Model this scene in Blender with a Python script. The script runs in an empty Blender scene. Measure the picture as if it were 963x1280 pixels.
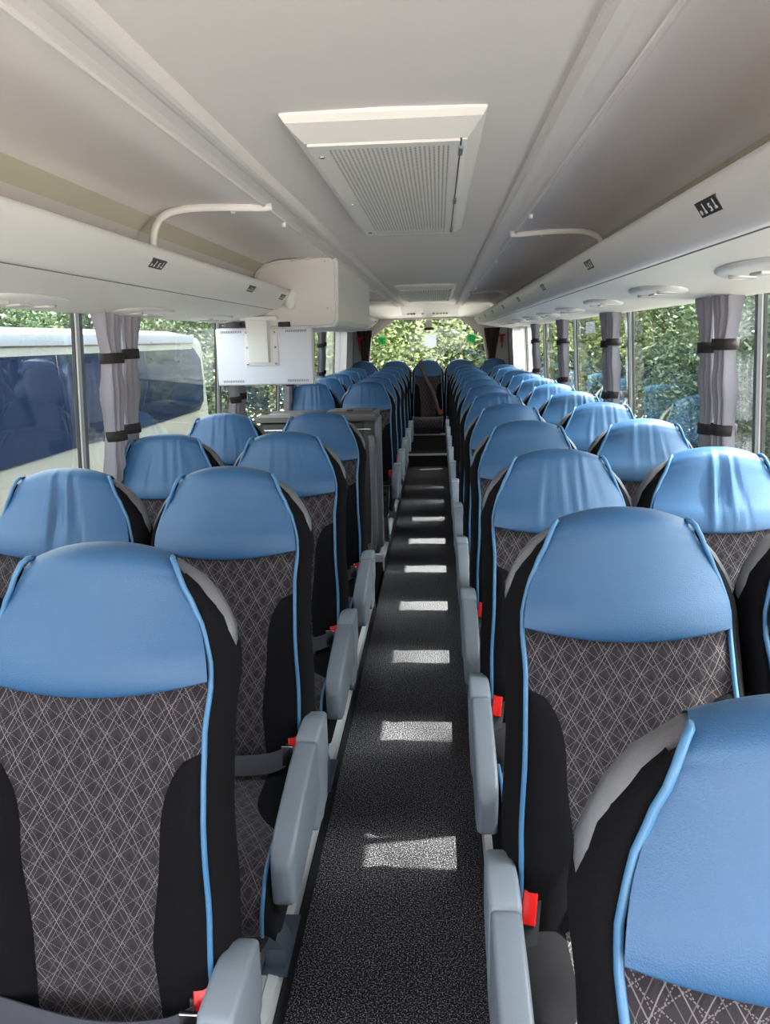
import bpy, bmesh, math, random
from mathutils import Vector, Matrix
PI = math.pi
SC = bpy.context.scene
COL = SC.collection

# ------------------------------------------------------------------ camera, sky, sun, exposure
PITCH, YAW, ROLL = 12.619, 4.154, 1.35
def make_camera():
    p, y, r = map(math.radians, (PITCH, YAW, ROLL))
    fw = Vector((-math.sin(y)*math.cos(p), math.cos(y)*math.cos(p), -math.sin(p)))
    rt = Vector((math.cos(y), math.sin(y), 0)); up = rt.cross(fw)
    rt2 = rt*math.cos(r) - up*math.sin(r); up2 = up*math.cos(r) + rt*math.sin(r)
    m = Matrix((rt2, up2, -fw)).transposed().to_4x4(); m.translation = Vector((.11, 0, 1.63))
    cd = bpy.data.cameras.new('camera'); c = bpy.data.objects.new('camera', cd); COL.objects.link(c)
    c.matrix_world = m
    cd.sensor_fit = 'VERTICAL'; cd.sensor_height = 24.; cd.lens = 24.*962./1280.; cd.clip_start = .02; cd.clip_end = 300
    SC.camera = c
make_camera()

SUN_DIR = Vector((1.0, .20, 1.43)).normalized()      # towards the sun
world = bpy.data.worlds.new('sky'); SC.world = world; world.use_nodes = True
_n = world.node_tree.nodes; _l = world.node_tree.links; _n.clear()
_sky = _n.new('ShaderNodeTexSky'); _sky.sky_type = 'NISHITA'; _sky.sun_disc = False
_sky.sun_elevation = math.asin(SUN_DIR.z); _sky.sun_rotation = math.atan2(SUN_DIR.x, SUN_DIR.y)
_sky.air_density = 1.; _sky.dust_density = 3.0; _sky.ozone_density = .5
_bg = _n.new('ShaderNodeBackground'); _bg.inputs['Strength'].default_value = 1.0
_hs = _n.new('ShaderNodeHueSaturation'); _hs.inputs['Saturation'].default_value = .18
_out = _n.new('ShaderNodeOutputWorld')
_l.new(_sky.outputs[0], _hs.inputs['Color']); _l.new(_hs.outputs[0], _bg.inputs['Color']); _l.new(_bg.outputs[0], _out.inputs['Surface'])
_sd = bpy.data.lights.new('sun', 'SUN'); _sd.energy = 17; _sd.angle = math.radians(.6); _sd.color = (1, .95, .87)
_so = bpy.data.objects.new('sun', _sd); COL.objects.link(_so)
_so.rotation_euler = SUN_DIR.to_track_quat('Z', 'Y').to_euler(); _so.location = (20, 2, 25)

SC.view_settings.view_transform = 'Standard'; SC.view_settings.look = 'None'
SC.view_settings.gamma = 1; SC.view_settings.use_curve_mapping = False
SC.view_settings.exposure = 1.24
SC.cycles.max_bounces = 14; SC.cycles.diffuse_bounces = 8; SC.cycles.transparent_max_bounces = 24
SC.cycles.glossy_bounces = 5; SC.cycles.caustics_reflective = False; SC.cycles.caustics_refractive = False
SC.cycles.sample_clamp_indirect = 6

# ------------------------------------------------------------------ helpers
def link(o, parent=None):
    COL.objects.link(o)
    if parent: o.parent = parent
    return o
def mesh(name, verts, faces, mat=None, smooth=True, uvs=None):
    me = bpy.data.meshes.new(name); me.from_pydata([tuple(v) for v in verts], [], faces)
    if smooth: me.polygons.foreach_set('use_smooth', [True]*len(me.polygons))
    if uvs is not None:
        ul = me.uv_layers.new(name='UVMap')
        for lp in me.loops: ul.data[lp.index].uv = uvs[lp.vertex_index]
    if mat: me.materials.append(mat)
    me.update(); return me
def ob(name, me, parent=None, loc=None):
    o = bpy.data.objects.new(name, me); link(o, parent)
    if loc: o.location = loc
    return o
def tag(o, label=None, cat=None, group=None, kind=None):
    if label: o['label'] = label
    if cat: o['category'] = cat
    if group: o['group'] = group
    if kind: o['kind'] = kind
    return o
def empty(name, loc=(0, 0, 0), rz=0):
    o = bpy.data.objects.new(name, None); link(o); o.location = loc; o.rotation_euler = (0, 0, rz); o.empty_display_size = .1
    return o
def grid(rows, closed_u=False, closed_v=False):
    """rows: list of equal-length point lists -> verts, faces"""
    nr, nc = len(rows), len(rows[0]); V = [p for r in rows for p in r]; F = []
    for i in range(nr if closed_v else nr-1):
        for j in range(nc if closed_u else nc-1):
            a = i*nc+j; b = i*nc+(j+1) % nc; c = ((i+1) % nr)*nc+(j+1) % nc; d = ((i+1) % nr)*nc+j
            F.append((a, b, c, d))
    return V, F
def loft(rings, cap=True):
    V, F = grid(rings, closed_u=True)
    if cap:
        n = len(rings[0]); F.append(tuple(reversed(range(n)))); F.append(tuple(range(len(V)-n, len(V))))
    return V, F
class MB:
    def __init__(s): s.v = []; s.f = []
    def add(s, vf):
        k = len(s.v); s.v += [tuple(p) for p in vf[0]]; s.f += [tuple(i+k for i in q) for q in vf[1]]; return s
    def box(s, a, b, m=None):
        x0, y0, z0 = a; x1, y1, z1 = b
        vs = [(x0,y0,z0),(x1,y0,z0),(x1,y1,z0),(x0,y1,z0),(x0,y0,z1),(x1,y0,z1),(x1,y1,z1),(x0,y1,z1)]
        if m: vs = [tuple(m @ Vector(v)) for v in vs]
        return s.add((vs, [(0,3,2,1),(4,5,6,7),(0,1,5,4),(1,2,6,5),(2,3,7,6),(3,0,4,7)]))
    def me(s, name, mat, smooth=False): return mesh(name, s.v, s.f, mat, smooth)
def box_me(name, a, b, mat, bevel=.004, seg=2):
    """rounded box"""
    bm = bmesh.new(); bmesh.ops.create_cube(bm, size=1)
    s = [b[i]-a[i] for i in range(3)]; c = [(b[i]+a[i])/2 for i in range(3)]
    bmesh.ops.scale(bm, vec=s, verts=bm.verts); bmesh.ops.translate(bm, vec=c, verts=bm.verts)
    if bevel: bmesh.ops.bevel(bm, geom=list(bm.edges), offset=min(bevel, min(s)*.45), segments=seg, affect='EDGES', profile=.6)
    me = bpy.data.meshes.new(name); bm.to_mesh(me); bm.free(); me.materials.append(mat)
    if bevel: me.polygons.foreach_set('use_smooth', [True]*len(me.polygons))
    return me
def interp(x, tab):
    if x <= tab[0][0]: return tab[0][1]
    for (a, va), (b, vb) in zip(tab, tab[1:]):
        if x <= b:
            t = (x-a)/(b-a); t2 = t*t*(3-2*t)*.5+t*.5
            return va+(vb-va)*t2
    return tab[-1][1]
def spl(pts, n):
    """Catmull-Rom through pts, n samples per span"""
    P = [Vector(p) for p in pts]; out = []
    for i in range(len(P)-1):
        p0 = P[i-1] if i else P[0]*2-P[1]; p1, p2 = P[i], P[i+1]; p3 = P[i+2] if i+2 < len(P) else P[-1]*2-P[-2]
        for k in range(n):
            t = k/n
            out.append(.5*((2*p1)+(p2-p0)*t+(2*p0-5*p1+4*p2-p3)*t*t+(3*p1-p0-3*p2+p3)*t**3))
    out.append(P[-1].copy()); return out
def tube(path, r, n=8, cap=True, flat=1.):
    P = [Vector(p) for p in path]; rings = []; prev = None
    for i, p in enumerate(P):
        d = (P[min(i+1, len(P)-1)]-P[max(i-1, 0)]).normalized()
        if prev is None:
            a = Vector((0, 0, 1)) if abs(d.z) < .9 else Vector((1, 0, 0))
            u = d.cross(a).normalized()
        else: u = (prev-d*prev.dot(d)).normalized()
        prev = u; w = d.cross(u)
        rr = r[i] if isinstance(r, (list, tuple)) else r
        rings.append([tuple(p+(u*math.cos(2*PI*k/n)+w*math.sin(2*PI*k/n)*flat)*rr) for k in range(n)])
    return loft(rings, cap)
def extrude_y(profile, y0, y1, closed=True, ny=1):
    rows = [[(x, y0+(y1-y0)*k/ny, z) for x, z in profile] for k in range(ny+1)]
    if closed: return loft(rows)
    return grid(rows)

# ------------------------------------------------------------------ materials
def lin(c):
    return tuple((v/12.92 if v <= .04045 else ((v+.055)/1.055)**2.4) for v in (x/255. for x in c))
class NT:
    def __init__(s, name):
        s.m = bpy.data.materials.new(name); s.m.use_nodes = True; s.t = s.m.node_tree; s.n = s.t.nodes; s.l = s.t.links
        s.b = s.n['Principled BSDF']
    def new(s, t, **kw):
        o = s.n.new(t)
        for k, v in kw.items(): setattr(o, k, v)
        return o
    def math(s, op, a, b=None, c=None, clamp=False):
        o = s.new('ShaderNodeMath', operation=op); o.use_clamp = clamp
        for i, v in enumerate((a, b, c)):
            if v is None: continue
            if isinstance(v, (int, float)): o.inputs[i].default_value = v
            else: s.l.new(v, o.inputs[i])
        return o.outputs[0]
    def mix(s, fac, a, b, blend='MIX'):
        o = s.new('ShaderNodeMix', data_type='RGBA', blend_type=blend)
        for i, v in ((0, fac), (6, a), (7, b)):
            if isinstance(v, (int, float)): o.inputs[i].default_value = v
            elif isinstance(v, tuple): o.inputs[i].default_value = (*v[:3], 1)
            else: s.l.new(v, o.inputs[i])
        return o.outputs[2]
    def coords(s, kind='Object', scale=None):
        c = s.new('ShaderNodeTexCoord').outputs[kind]
        if scale:
            m = s.new('ShaderNodeMapping'); m.inputs['Scale'].default_value = scale; s.l.new(c, m.inputs[0]); return m.outputs[0]
        return c
    def noise(s, scale, detail=3, rough=.5, vec=None, kind='Object'):
        o = s.new('ShaderNodeTexNoise'); o.inputs['Scale'].default_value = scale; o.inputs['Detail'].default_value = detail
        o.inputs['Roughness'].default_value = rough
        s.l.new(vec if vec is not None else s.coords(kind), o.inputs['Vector']); return o.outputs[0]
    def bump(s, h, dist, strength=1.):
        o = s.new('ShaderNodeBump'); o.inputs['Distance'].default_value = dist; o.inputs['Strength'].default_value = strength
        s.l.new(h, o.inputs['Height']); s.l.new(o.outputs[0], s.b.inputs['Normal'])
    def set(s, **kw):
        for k, v in kw.items():
            i = s.b.inputs[k]
            if isinstance(v, tuple): i.default_value = (*v[:3], 1)
            elif isinstance(v, (int, float)): i.default_value = v
            else: s.l.new(v, i)
        return s
def simple(name, col, rough=.5, metal=0., nscale=0, nd=.0005, var=0., spec=.5, sheen=0.):
    t = NT(name); c = lin(col); t.set(Roughness=rough, Metallic=metal); t.b.inputs['Specular IOR Level'].default_value = spec
    if sheen: t.b.inputs['Sheen Weight'].default_value = sheen; t.b.inputs['Sheen Roughness'].default_value = .5
    if var:
        nz = t.noise(max(nscale*.05, 3), 4); t.set(**{'Base Color': t.mix(nz, tuple(v*(1-var) for v in c), tuple(min(1, v*(1+var)) for v in c))})
    else: t.set(**{'Base Color': c})
    if nscale: t.bump(t.noise(nscale, 3), nd)
    return t.m
M = {}
M['blue'] = simple('blue_leatherette', (47, 88, 130), .42, nscale=600, nd=.0006, var=.04)
M['pipe'] = simple('blue_piping', (68, 116, 158), .4)
M['black'] = simple('black_fabric', (21, 20, 23), .98, nscale=900, nd=.001, var=.15, spec=.1)
M['shell'] = simple('grey_plastic', (98, 98, 104), .42, nscale=500, nd=.0003)
M['arm'] = simple('light_grey_plastic', (106, 113, 124), .45, nscale=700, nd=.0003)
M['arm2'] = simple('pale_grey_plastic', (116, 123, 134), .45, nscale=700, nd=.0003)
M['metal'] = simple('painted_grey_metal', (92, 102, 118), .4, .3)
M['chrome'] = simple('chrome', (210, 210, 212), .18, 1.)
M['rail'] = simple('aluminium_rail', (206, 209, 214), .42, .1, nscale=0)
M['dark'] = simple('black_plastic', (28, 28, 31), .5)
M['redd'] = simple('dark_red_plastic', (170, 22, 30), .4)
M['red'] = simple('red_plastic', (226, 30, 26), .3)
M['belt'] = simple('belt_webbing', (62, 62, 72), .75, nscale=1500, nd=.0006)
M['ceil'] = simple('ceiling_laminate', (224, 218, 218), .6, nscale=40, nd=.0004)
M['ceil2'] = simple('rack_ceiling_laminate', (238, 231, 230), .5, nscale=40, nd=.0004)
M['white'] = simple('white_moulding', (236, 232, 231), .38)
M['under'] = simple('service_panel', (230, 226, 223), .45)
M['cream'] = simple('cream_trim', (205, 199, 182), .6)
M['seam'] = simple('dark_seam', (128, 123, 120), .6)
M['frame'] = simple('black_rubber', (40, 42, 44), .6)
M['wallp'] = simple('wall_panel', (216, 212, 210), .6, nscale=300, nd=.0004)
M['wallg'] = simple('grey_wall_cloth', (110, 112, 118), .9, nscale=800, nd=.001)
M['cab'] = simple('grey_brown_plastic', (46, 43, 42), .42, nscale=500, nd=.0004)
M['cabtop'] = simple('grey_worktop', (92, 88, 86), .35, nscale=500, nd=.0003)
M['stick'] = simple('sticker_dark', (62, 60, 62), .4)
M['stickw'] = simple('sticker_print', (225, 225, 225), .5)
M['green'] = simple('sticker_green', (20, 170, 100), .5)
M['paper'] = simple('paper_white', (225, 226, 232), .6)
def thin(name, c, f):
    t = NT(name); t.set(**{'Base Color': lin(c)}, Roughness=.6)
    tr = t.new('ShaderNodeBsdfTranslucent'); tr.inputs[0].default_value = (*lin(c), 1)
    mx = t.new('ShaderNodeMixShader'); mx.inputs[0].default_value = f
    t.l.new(t.b.outputs[0], mx.inputs[1]); t.l.new(tr.outputs[0], mx.inputs[2]); t.l.new(mx.outputs[0], t.n['Material Output'].inputs[0]); return t.m
M['green'] = thin('sticker_green', (30, 185, 115), .6); M['paper'] = thin('paper_white', (235, 236, 244), .6)
M['curt'] = simple('curtain_cloth', (160, 156, 168), .95, nscale=700, nd=.0008, sheen=.2)
M['strap'] = simple('dark_strap', (48, 42, 44), .9, nscale=800, nd=.0008)
M['coachw'] = simple('coach_paint_shaded', (124, 126, 121), .3)  # body colour darkened to stand in for shade on the parked coach
M['coachg'] = simple('coach_glass', (16, 27, 50), .06)
M['tyre'] = simple('tyre_rubber', (25, 25, 26), .9)
M['soil'] = simple('bounce_paving', (190, 184, 174), .95, nscale=60, nd=.004, var=.3)  # ground colour lifted so it bounces sunlight up to the ceiling
M['bark'] = simple('bark', (84, 70, 55), .95, nscale=60, nd=.01, var=.3)
def sheer():
    t = NT('sheer_cloth'); t.set(**{'Base Color': lin((225, 218, 220))}, Roughness=.95)
    tr = t.new('ShaderNodeBsdfTranslucent'); tr.inputs[0].default_value = (*lin((225, 218, 218)), 1)
    mx = t.new('ShaderNodeMixShader'); mx.inputs[0].default_value = .45
    t.l.new(t.b.outputs[0], mx.inputs[1]); t.l.new(tr.outputs[0], mx.inputs[2]); t.l.new(mx.outputs[0], t.n['Material Output'].inputs[0]); return t.m
M['sheer'] = sheer()
def carpet():
    t = NT('speckled_carpet'); v = t.noise(235, 1, .5); r = t.new('ShaderNodeValToRGB'); t.l.new(v, r.inputs[0])
    e = r.color_ramp.elements; e[0].position = .38; e[0].color = (*lin((27, 26, 30)), 1); e[1].position = .72; e[1].color = (*lin((190, 188, 194)), 1)
    m = r.color_ramp.elements.new(.52); m.color = (*lin((66, 64, 69)), 1)
    big = t.noise(5, 3); t.set(**{'Base Color': t.mix(t.math('MULTIPLY', big, .2), r.outputs[0], lin((48, 47, 52)))}, Roughness=1.)
    t.b.inputs['Specular IOR Level'].default_value = .1
    t.bump(v, .003); return t.m
M['carpet'] = carpet()
def vinyl():
    t = NT('grey_floor_vinyl'); w = t.new('ShaderNodeTexWave'); w.inputs['Scale'].default_value = 7; w.inputs['Distortion'].default_value = 9
    w.inputs['Detail'].default_value = 3; w.inputs['Detail Scale'].default_value = 2.; t.l.new(t.coords(), w.inputs[0])
    t.set(**{'Base Color': t.mix(w.outputs[1], lin((92, 92, 92)), lin((120, 120, 118)))}, Roughness=.5); return t.m
M['vinyl'] = vinyl()
def pattern():
    """charcoal seat cloth woven with beige diamond lines, laid out in metres on the UV map"""
    t = NT('patterned_cloth'); uv = t.coords('UV'); sp = t.new('ShaderNodeSeparateXYZ'); t.l.new(uv, sp.inputs[0]); X, Y = sp.outputs[0], sp.outputs[1]
    total = None
    #      angle, spacing, offset, half width, dash period, strength
    for ang, spc, off, hw, dash, st in ((61, .0365, 0, .0006, 0, .60), (119, .0365, 0, .0006, 0, .60), (61, .0365, .006, .00055, .0034, .5),
            (119, .0365, .006, .00055, .0034, .5), (36, .0238, .003, .0006, .0036, .5), (144, .0238, .003, .0006, .0036, .5), (61, .0365, .027, .0005, 0, .32), (119, .0365, .027, .0005, 0, .32)):
        a = math.radians(ang); nx, ny = -math.sin(a), math.cos(a)
        d = t.math('ADD', t.math('MULTIPLY', X, nx), t.math('MULTIPLY', Y, ny)); d = t.math('ADD', d, off+60*spc)
        fr = t.math('FRACT', t.math('DIVIDE', d, spc)); fr = t.math('ABSOLUTE', t.math('SUBTRACT', fr, .5))
        ln = t.math('LESS_THAN', fr, hw/spc)
        if dash:
            e = t.math('ADD', t.math('MULTIPLY', X, ny*-1), t.math('MULTIPLY', Y, nx)); e = t.math('FRACT', t.math('DIVIDE', t.math('ADD', e, 3.), dash))
            ln = t.math('MULTIPLY', ln, t.math('LESS_THAN', e, .6))
        ln = t.math('MULTIPLY', ln, st*.72); total = ln if total is None else t.math('MAXIMUM', total, ln)
    # broad dark octagons between the lines
    vx = t.math('ABSOLUTE', t.math('SUBTRACT', t.math('FRACT', t.math('DIVIDE', t.math('ADD', X, 3.), .0209)), .5))
    vy = t.math('ABSOLUTE', t.math('SUBTRACT', t.math('FRACT', t.math('DIVIDE', t.math('ADD', Y, 3.), .0376)), .5))
    vor = t.math('LESS_THAN', t.math('ADD', t.math('MULTIPLY', vx, 1.), t.math('MULTIPLY', vy, 1.)), .42)
    base = t.mix(t.math('MULTIPLY', vor, .6), lin((47, 42, 48)), lin((27, 24, 29)))
    wear = t.noise(9, 3, vec=uv)
    base = t.mix(t.math('MULTIPLY', wear, .35), base, lin((56, 50, 56)))
    t.set(**{'Base Color': t.mix(total, base, lin((168, 158, 158)))}, Roughness=.95)
    t.b.inputs['Specular IOR Level'].default_value = .15
    t.b.inputs['Sheen Weight'].default_value = .15
    w = t.noise(700, 2, vec=uv); t.bump(t.math('ADD', w, t.math('MULTIPLY', total, .6)), .0008); return t.m
M['pat'] = pattern()
def glass():
    t = NT('tinted_glass'); t.n.remove(t.b)
    tr = t.new('ShaderNodeBsdfTransparent'); tr.inputs[0].default_value = (.62, .68, .66, 1)
    gl = t.new('ShaderNodeBsdfGlossy'); gl.inputs['Roughness'].default_value = .0; gl.inputs[0].default_value = (1, 1, 1, 1)
    g = t.new('ShaderNodeNewGeometry'); dt = t.new('ShaderNodeVectorMath', operation='DOT_PRODUCT')
    t.l.new(g.outputs['Normal'], dt.inputs[0]); t.l.new(g.outputs['Incoming'], dt.inputs[1])
    c = t.math('SUBTRACT', 1., t.math('ABSOLUTE', dt.outputs['Value'])); f = t.math('MULTIPLY_ADD', t.math('POWER', c, 5.), .9, .085, clamp=True)
    mx = t.new('ShaderNodeMixShader'); t.l.new(f, mx.inputs[0]); t.l.new(tr.outputs[0], mx.inputs[1]); t.l.new(gl.outputs[0], mx.inputs[2])
    t.l.new(mx.outputs[0], t.n['Material Output'].inputs[0]); return t.m
M['glass'] = glass()
def leafmat(name, dark, light, yel):
    t = NT(name); g = t.new('ShaderNodeNewGeometry').outputs['Random Per Island']
    r = t.new('ShaderNodeValToRGB'); t.l.new(g, r.inputs[0]); e = r.color_ramp.elements
    e[0].position = 0; e[0].color = (*lin(dark), 1); e[1].position = 1; e[1].color = (*lin(yel), 1); m = e.new(.6); m.color = (*lin(light), 1)
    t.set(**{'Base Color': r.outputs[0]}, Roughness=.45)
    tr = t.new('ShaderNodeBsdfTranslucent'); t.l.new(r.outputs[0], tr.inputs[0])
    mx = t.new('ShaderNodeMixShader'); mx.inputs[0].default_value = .4
    t.l.new(t.b.outputs[0], mx.inputs[1]); t.l.new(tr.outputs[0], mx.inputs[2]); t.l.new(mx.outputs[0], t.n['Material Output'].inputs[0]); return t.m
M['leaf'] = leafmat('leaves_mid', (50, 68, 48), (98, 116, 84), (146, 160, 122))
M['leafd'] = leafmat('leaves_dark', (40, 58, 48), (78, 100, 78), (118, 138, 108))
M['leafy'] = leafmat('leaves_yellow', (92, 108, 66), (146, 158, 108), (188, 194, 146))

# ------------------------------------------------------------------ the bus: floor, walls, ceiling
YF, YB = -1.3, 11.2          # front and rear ends of the saloon
RAIL = .285; RR = .235                  # half width of the sunken aisle
PZ = .12                     # platform height
S = 'structure'
def st(name, me, label=None, parent=None):
    o = ob(name, me, parent)
    if not parent: tag(o, label, kind=S)
    return o
st('floor', MB().box((-RAIL-.02, YF, -.05), (RR+.02, 9.95, 0)).me('floor', M['carpet']), 'dark speckled carpet in the sunken aisle')
for n, (x0, x1, y0, y1) in enumerate(((-1.15, -RAIL-.05, YF, 4.43), (-1.15, -RAIL-.05, 5.33, 9.95), (RR+.05, 1.15, YF, 9.95))):
    st('platform', MB().box((x0, y0, -.02), (x1, y1, PZ-.002)).me('platform', M['vinyl']), 'raised grey vinyl platform under the seats')
def rail_profile(s):
    RAIL = .285 if s < 0 else RR
    return [(s*(RAIL+.001), .0), (s*(RAIL+.001), PZ-.02), (s*(RAIL+.006), PZ+.002), (s*(RAIL+.03), PZ+.008), (s*(RAIL+.034), PZ+.003), (s*(RAIL+.06), PZ+.003),
            (s*(RAIL+.064), PZ+.009), (s*(RAIL+.11), PZ+.006), (s*(RAIL+.112), PZ-.004), (s*(RAIL+.02), PZ-.01), (s*(RAIL+.012), .0)]
for n, (s, y0, y1) in enumerate(((-1, YF, 4.43), (-1, 5.31, 9.95), (1, YF, 9.95))):
    o = st('trim_%d' % (n+1), MB().add(extrude_y(rail_profile(s), y0, y1)).me('trim', M['rail']), 'ribbed aluminium rail along the aisle edge of the seat platform')
    ob('kick_strip', MB().box((s*((.285 if s < 0 else RR)-.004), y0, .001), (s*((.285 if s < 0 else RR)+.0005), y1, PZ-.03)).me('kick_strip', M['dark']), o)
# stairwell on the left between the platforms
o = st('stairwell', MB().box((-1.12, 4.43, -.9), (-RAIL, 5.33, -.88)).box((-.62, 4.43, -.6), (-RAIL, 5.33, -.3)).box((-1.15, 4.42, -.9), (-RAIL, 4.44, .1)).box((-1.15, 5.32, -.9), (-RAIL, 5.34, .1)).box((-RAIL-.02, 4.43, -.9), (-RAIL, 5.33, 0)).me('stairwell', M['dark']), 'dark stairwell down to the middle door')
ob('stair_nosing', box_me('stair_nosing', (-1.1, 5.285, .075), (-RAIL-.005, 5.33, PZ+.012), M['rail'], .006), o)
ob('stair_nosing', box_me('stair_nosing', (-.72, 4.43, .085), (-RAIL-.01, 4.46, PZ+.006), M['rail'], .006), o)
# rear steps
o = st('rear_steps', MB().box((-RAIL-.1, 9.95, 0), (RAIL+.1, 10.28, .165)).box((-1.15, 10.28, 0), (1.15, YB, .39)).box((-1.15, 9.95, 0), (-RAIL-.1, 10.28, PZ+.02)).box((RAIL+.1, 9.95, 0), (1.15, 10.28, PZ+.02)).me('rear_steps', simple('step_rubber', (38, 38, 41), .8)), 'two dark steps up to the rear bench')
ob('step_nosing', box_me('step_nosing', (-.30, 9.935, .145), (.30, 9.965, .172), M['rail'], .004), o)
ob('step_nosing', box_me('step_nosing', (-.30, 10.265, .37), (.30, 10.292, .397), M['rail'], .004), o)

def wx(z, s):       # inner wall surface, leaning in towards the roof
    return s*(1.14-.05*max(0., z-.9)/.85)
def wall(name, s, yb, label, zb=(-.1, .86, 1.80, 2.2)):
    """one connected side wall; the cells between the pillars of the middle band are open"""
    V, F = [], []; ys = sorted({YF, YB, *[y for a in yb for y in a]})
    for z in zb:
        for y in ys: V.append((wx(z, s), y, z))
    n = len(ys); holes = {(ys.index(a), ys.index(b)) for a, b in yb}
    for i in range(len(zb)-1):
        for j in range(n-1):
            if i == 1 and (j, j+1) in holes: continue
            F.append((i*n+j, i*n+j+1, (i+1)*n+j+1, (i+1)*n+j))
    o = ob(name, mesh(name, V, F, M['wallg'], False)); tag(o, label, kind=S)
    so = o.modifiers.new('thick', 'SOLIDIFY'); so.thickness = .012; so.offset = 1 if s < 0 else -1
    return o
PILL = {-1: [-1.2, -.76, .90, 2.57, 4.25, 5.89, 7.57, 9.23, 10.0], 1: [-1.2, -.80, .86, 2.50, 4.14, 5.78, 7.43, 9.08, 10.0]}
def panes(s): p = PILL[s]; return [(p[i]+.012, p[i+1]-.012) for i in range(len(p)-1)]
wl = wall('wall_left', -1, panes(-1), 'left side wall of the coach with window openings')
wr = wall('wall_right', 1, panes(1), 'right side wall of the coach with window openings')
wn = 0
def side_window(s, y0, y1):
    global wn; wn += 1
    z0, z1 = .88, 1.79; fw = .007
    def pt(y, z, d=0): return (wx(z, s)+s*(.004+d), y, z)
    b = MB()
    for (a0, a1, c0, c1) in ((y0, y1, z0, z0+fw), (y0, y1, z1-fw, z1), (y0, y0+fw, z0, z1), (y1-fw, y1, z0, z1)):
        q = [pt(a0, c0), pt(a1, c0), pt(a1, c1), pt(a0, c1), pt(a0, c0, .01), pt(a1, c0, .01), pt(a1, c1, .01), pt(a0, c1, .01)]
        b.add((q, [(0,1,2,3),(7,6,5,4),(0,4,5,1),(1,5,6,2),(2,6,7,3),(3,7,4,0)]))
    o = ob('window_%d' % wn, b.me('window', M['frame'])); tag(o, 'tinted side window in a black rubber frame', kind=S)
    q = [pt(y0, z0, .005), pt(y1, z0, .005), pt(y1, z1, .005), pt(y0, z1, .005)]
    ob('pane', mesh('pane', q, [(0, 1, 2, 3)], M['glass'], False), o)
for s in (-1, 1):
    for a, b in panes(s): side_window(s, a, b)
# light pillar covers between the panes
tn = 4
for s in (-1, 1):
    for y in PILL[s][1:-1]:
        rows = [[(wx(z, s)+s*.006, y-.014, z), (wx(z, s)-s*.008, y-.010, z), (wx(z, s)-s*.008, y+.010, z), (wx(z, s)+s*.006, y+.014, z)] for z in (.86, 1.78)]
        o = ob('trim_%d' % tn, mesh('pillar_cover', *grid(rows), M['wallp'], False)); tag(o, 'pale narrow pillar cover between two side windows', kind=S); tn += 1
# ceiling: centre panel, then on both sides the rack ceiling that curves down behind the luggage rack
prof = [(-.355, 2.078), (-.2, 2.088), (0, 2.091), (.2, 2.088), (.355, 2.078)]
rows = [[(x, y, z) for x, z in prof] for y in (YF, 10.75)]
ce = ob('ceiling', mesh('ceiling', *grid(rows), M['ceil'])); tag(ce, 'pale laminated centre panel of the ceiling', kind=S)
ob('roof_skin', MB().box((-1.2, YF-.05, 2.16), (1.2, YB+.1, 2.2)).me('roof_skin', M['ceil']), ce)
for s in (-1, 1):
    pr = spl([(s*.425, 2.052, 0), (s*.55, 2.061, 0), (s*.68, 2.062, 0), (s*.76, 2.055, 0), (s*.81, 2.035, 0)], 5)
    pr = [(p.x, p.y) for p in pr]
    o = ob('ceiling', mesh('ceiling_side', *grid([[(x, y, z) for x, z in pr] for y in (YF, 10.75)]), M['ceil2']))
    tag(o, ('left' if s < 0 else 'right')+' pale ceiling panel over the luggage rack', kind=S)
    pr = [(s*.807, 2.037), (s*.862, 1.995)]
    ob('edge_band', mesh('edge_band', *grid([[(x, y, z) for x, z in pr] for y in (YF, 10.75)]), M['cream']), o)
    pr = [(s*.86, 1.997), (s*.94, 1.93), (s*1.04, 1.86), (s*1.10, 1.80)]
    ob('rack_back', mesh('rack_back', *grid([[(x, y, z) for x, z in pr] for y in (YF, 10.75)]), M['ceil']), o)
    # lengthwise trim between the centre panel and the rack ceiling
    c = [(.343, 2.080), (.345, 2.062), (.352, 2.055), (.362, 2.053), (.376, 2.055), (.388, 2.060), (.415, 2.060), (.428, 2.055), (.433, 2.047), (.438, 2.047), (.441, 2.056), (.445, 2.10), (.343, 2.10)]
    c = [(s*x, z) for x, z in c]
    o = ob('trim_%d' % tn, MB().add(extrude_y(c, YF, 10.75)).me('trim', M['ceil'])); tn += 1
    tag(o, 'moulded grey-white trim running the length of the ceiling, '+('left' if s < 0 else 'right')+' of the centre panel', kind=S)
    for y in (2.87, 4.5, 6.9, 8.6):
        ob('screw', mesh('screw', *tube([(s*.436, y, 2.046), (s*.436, y, 2.030)], .008, 8), M['white']), o)

# front end (behind the camera): wall with a wide windscreen opening
b = MB().box((-1.15, YF-.06, -.1), (1.15, YF, .75)).box((-1.15, YF-.06, 1.95), (1.15, YF, 2.2)).box((-1.15, YF-.06, .75), (-1.05, YF, 1.95)).box((1.05, YF-.06, .75), (1.15, YF, 1.95))
st('wall_front', b.me('wall_front', M['wallg']), 'front bulkhead of the saloon around the windscreen')
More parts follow.
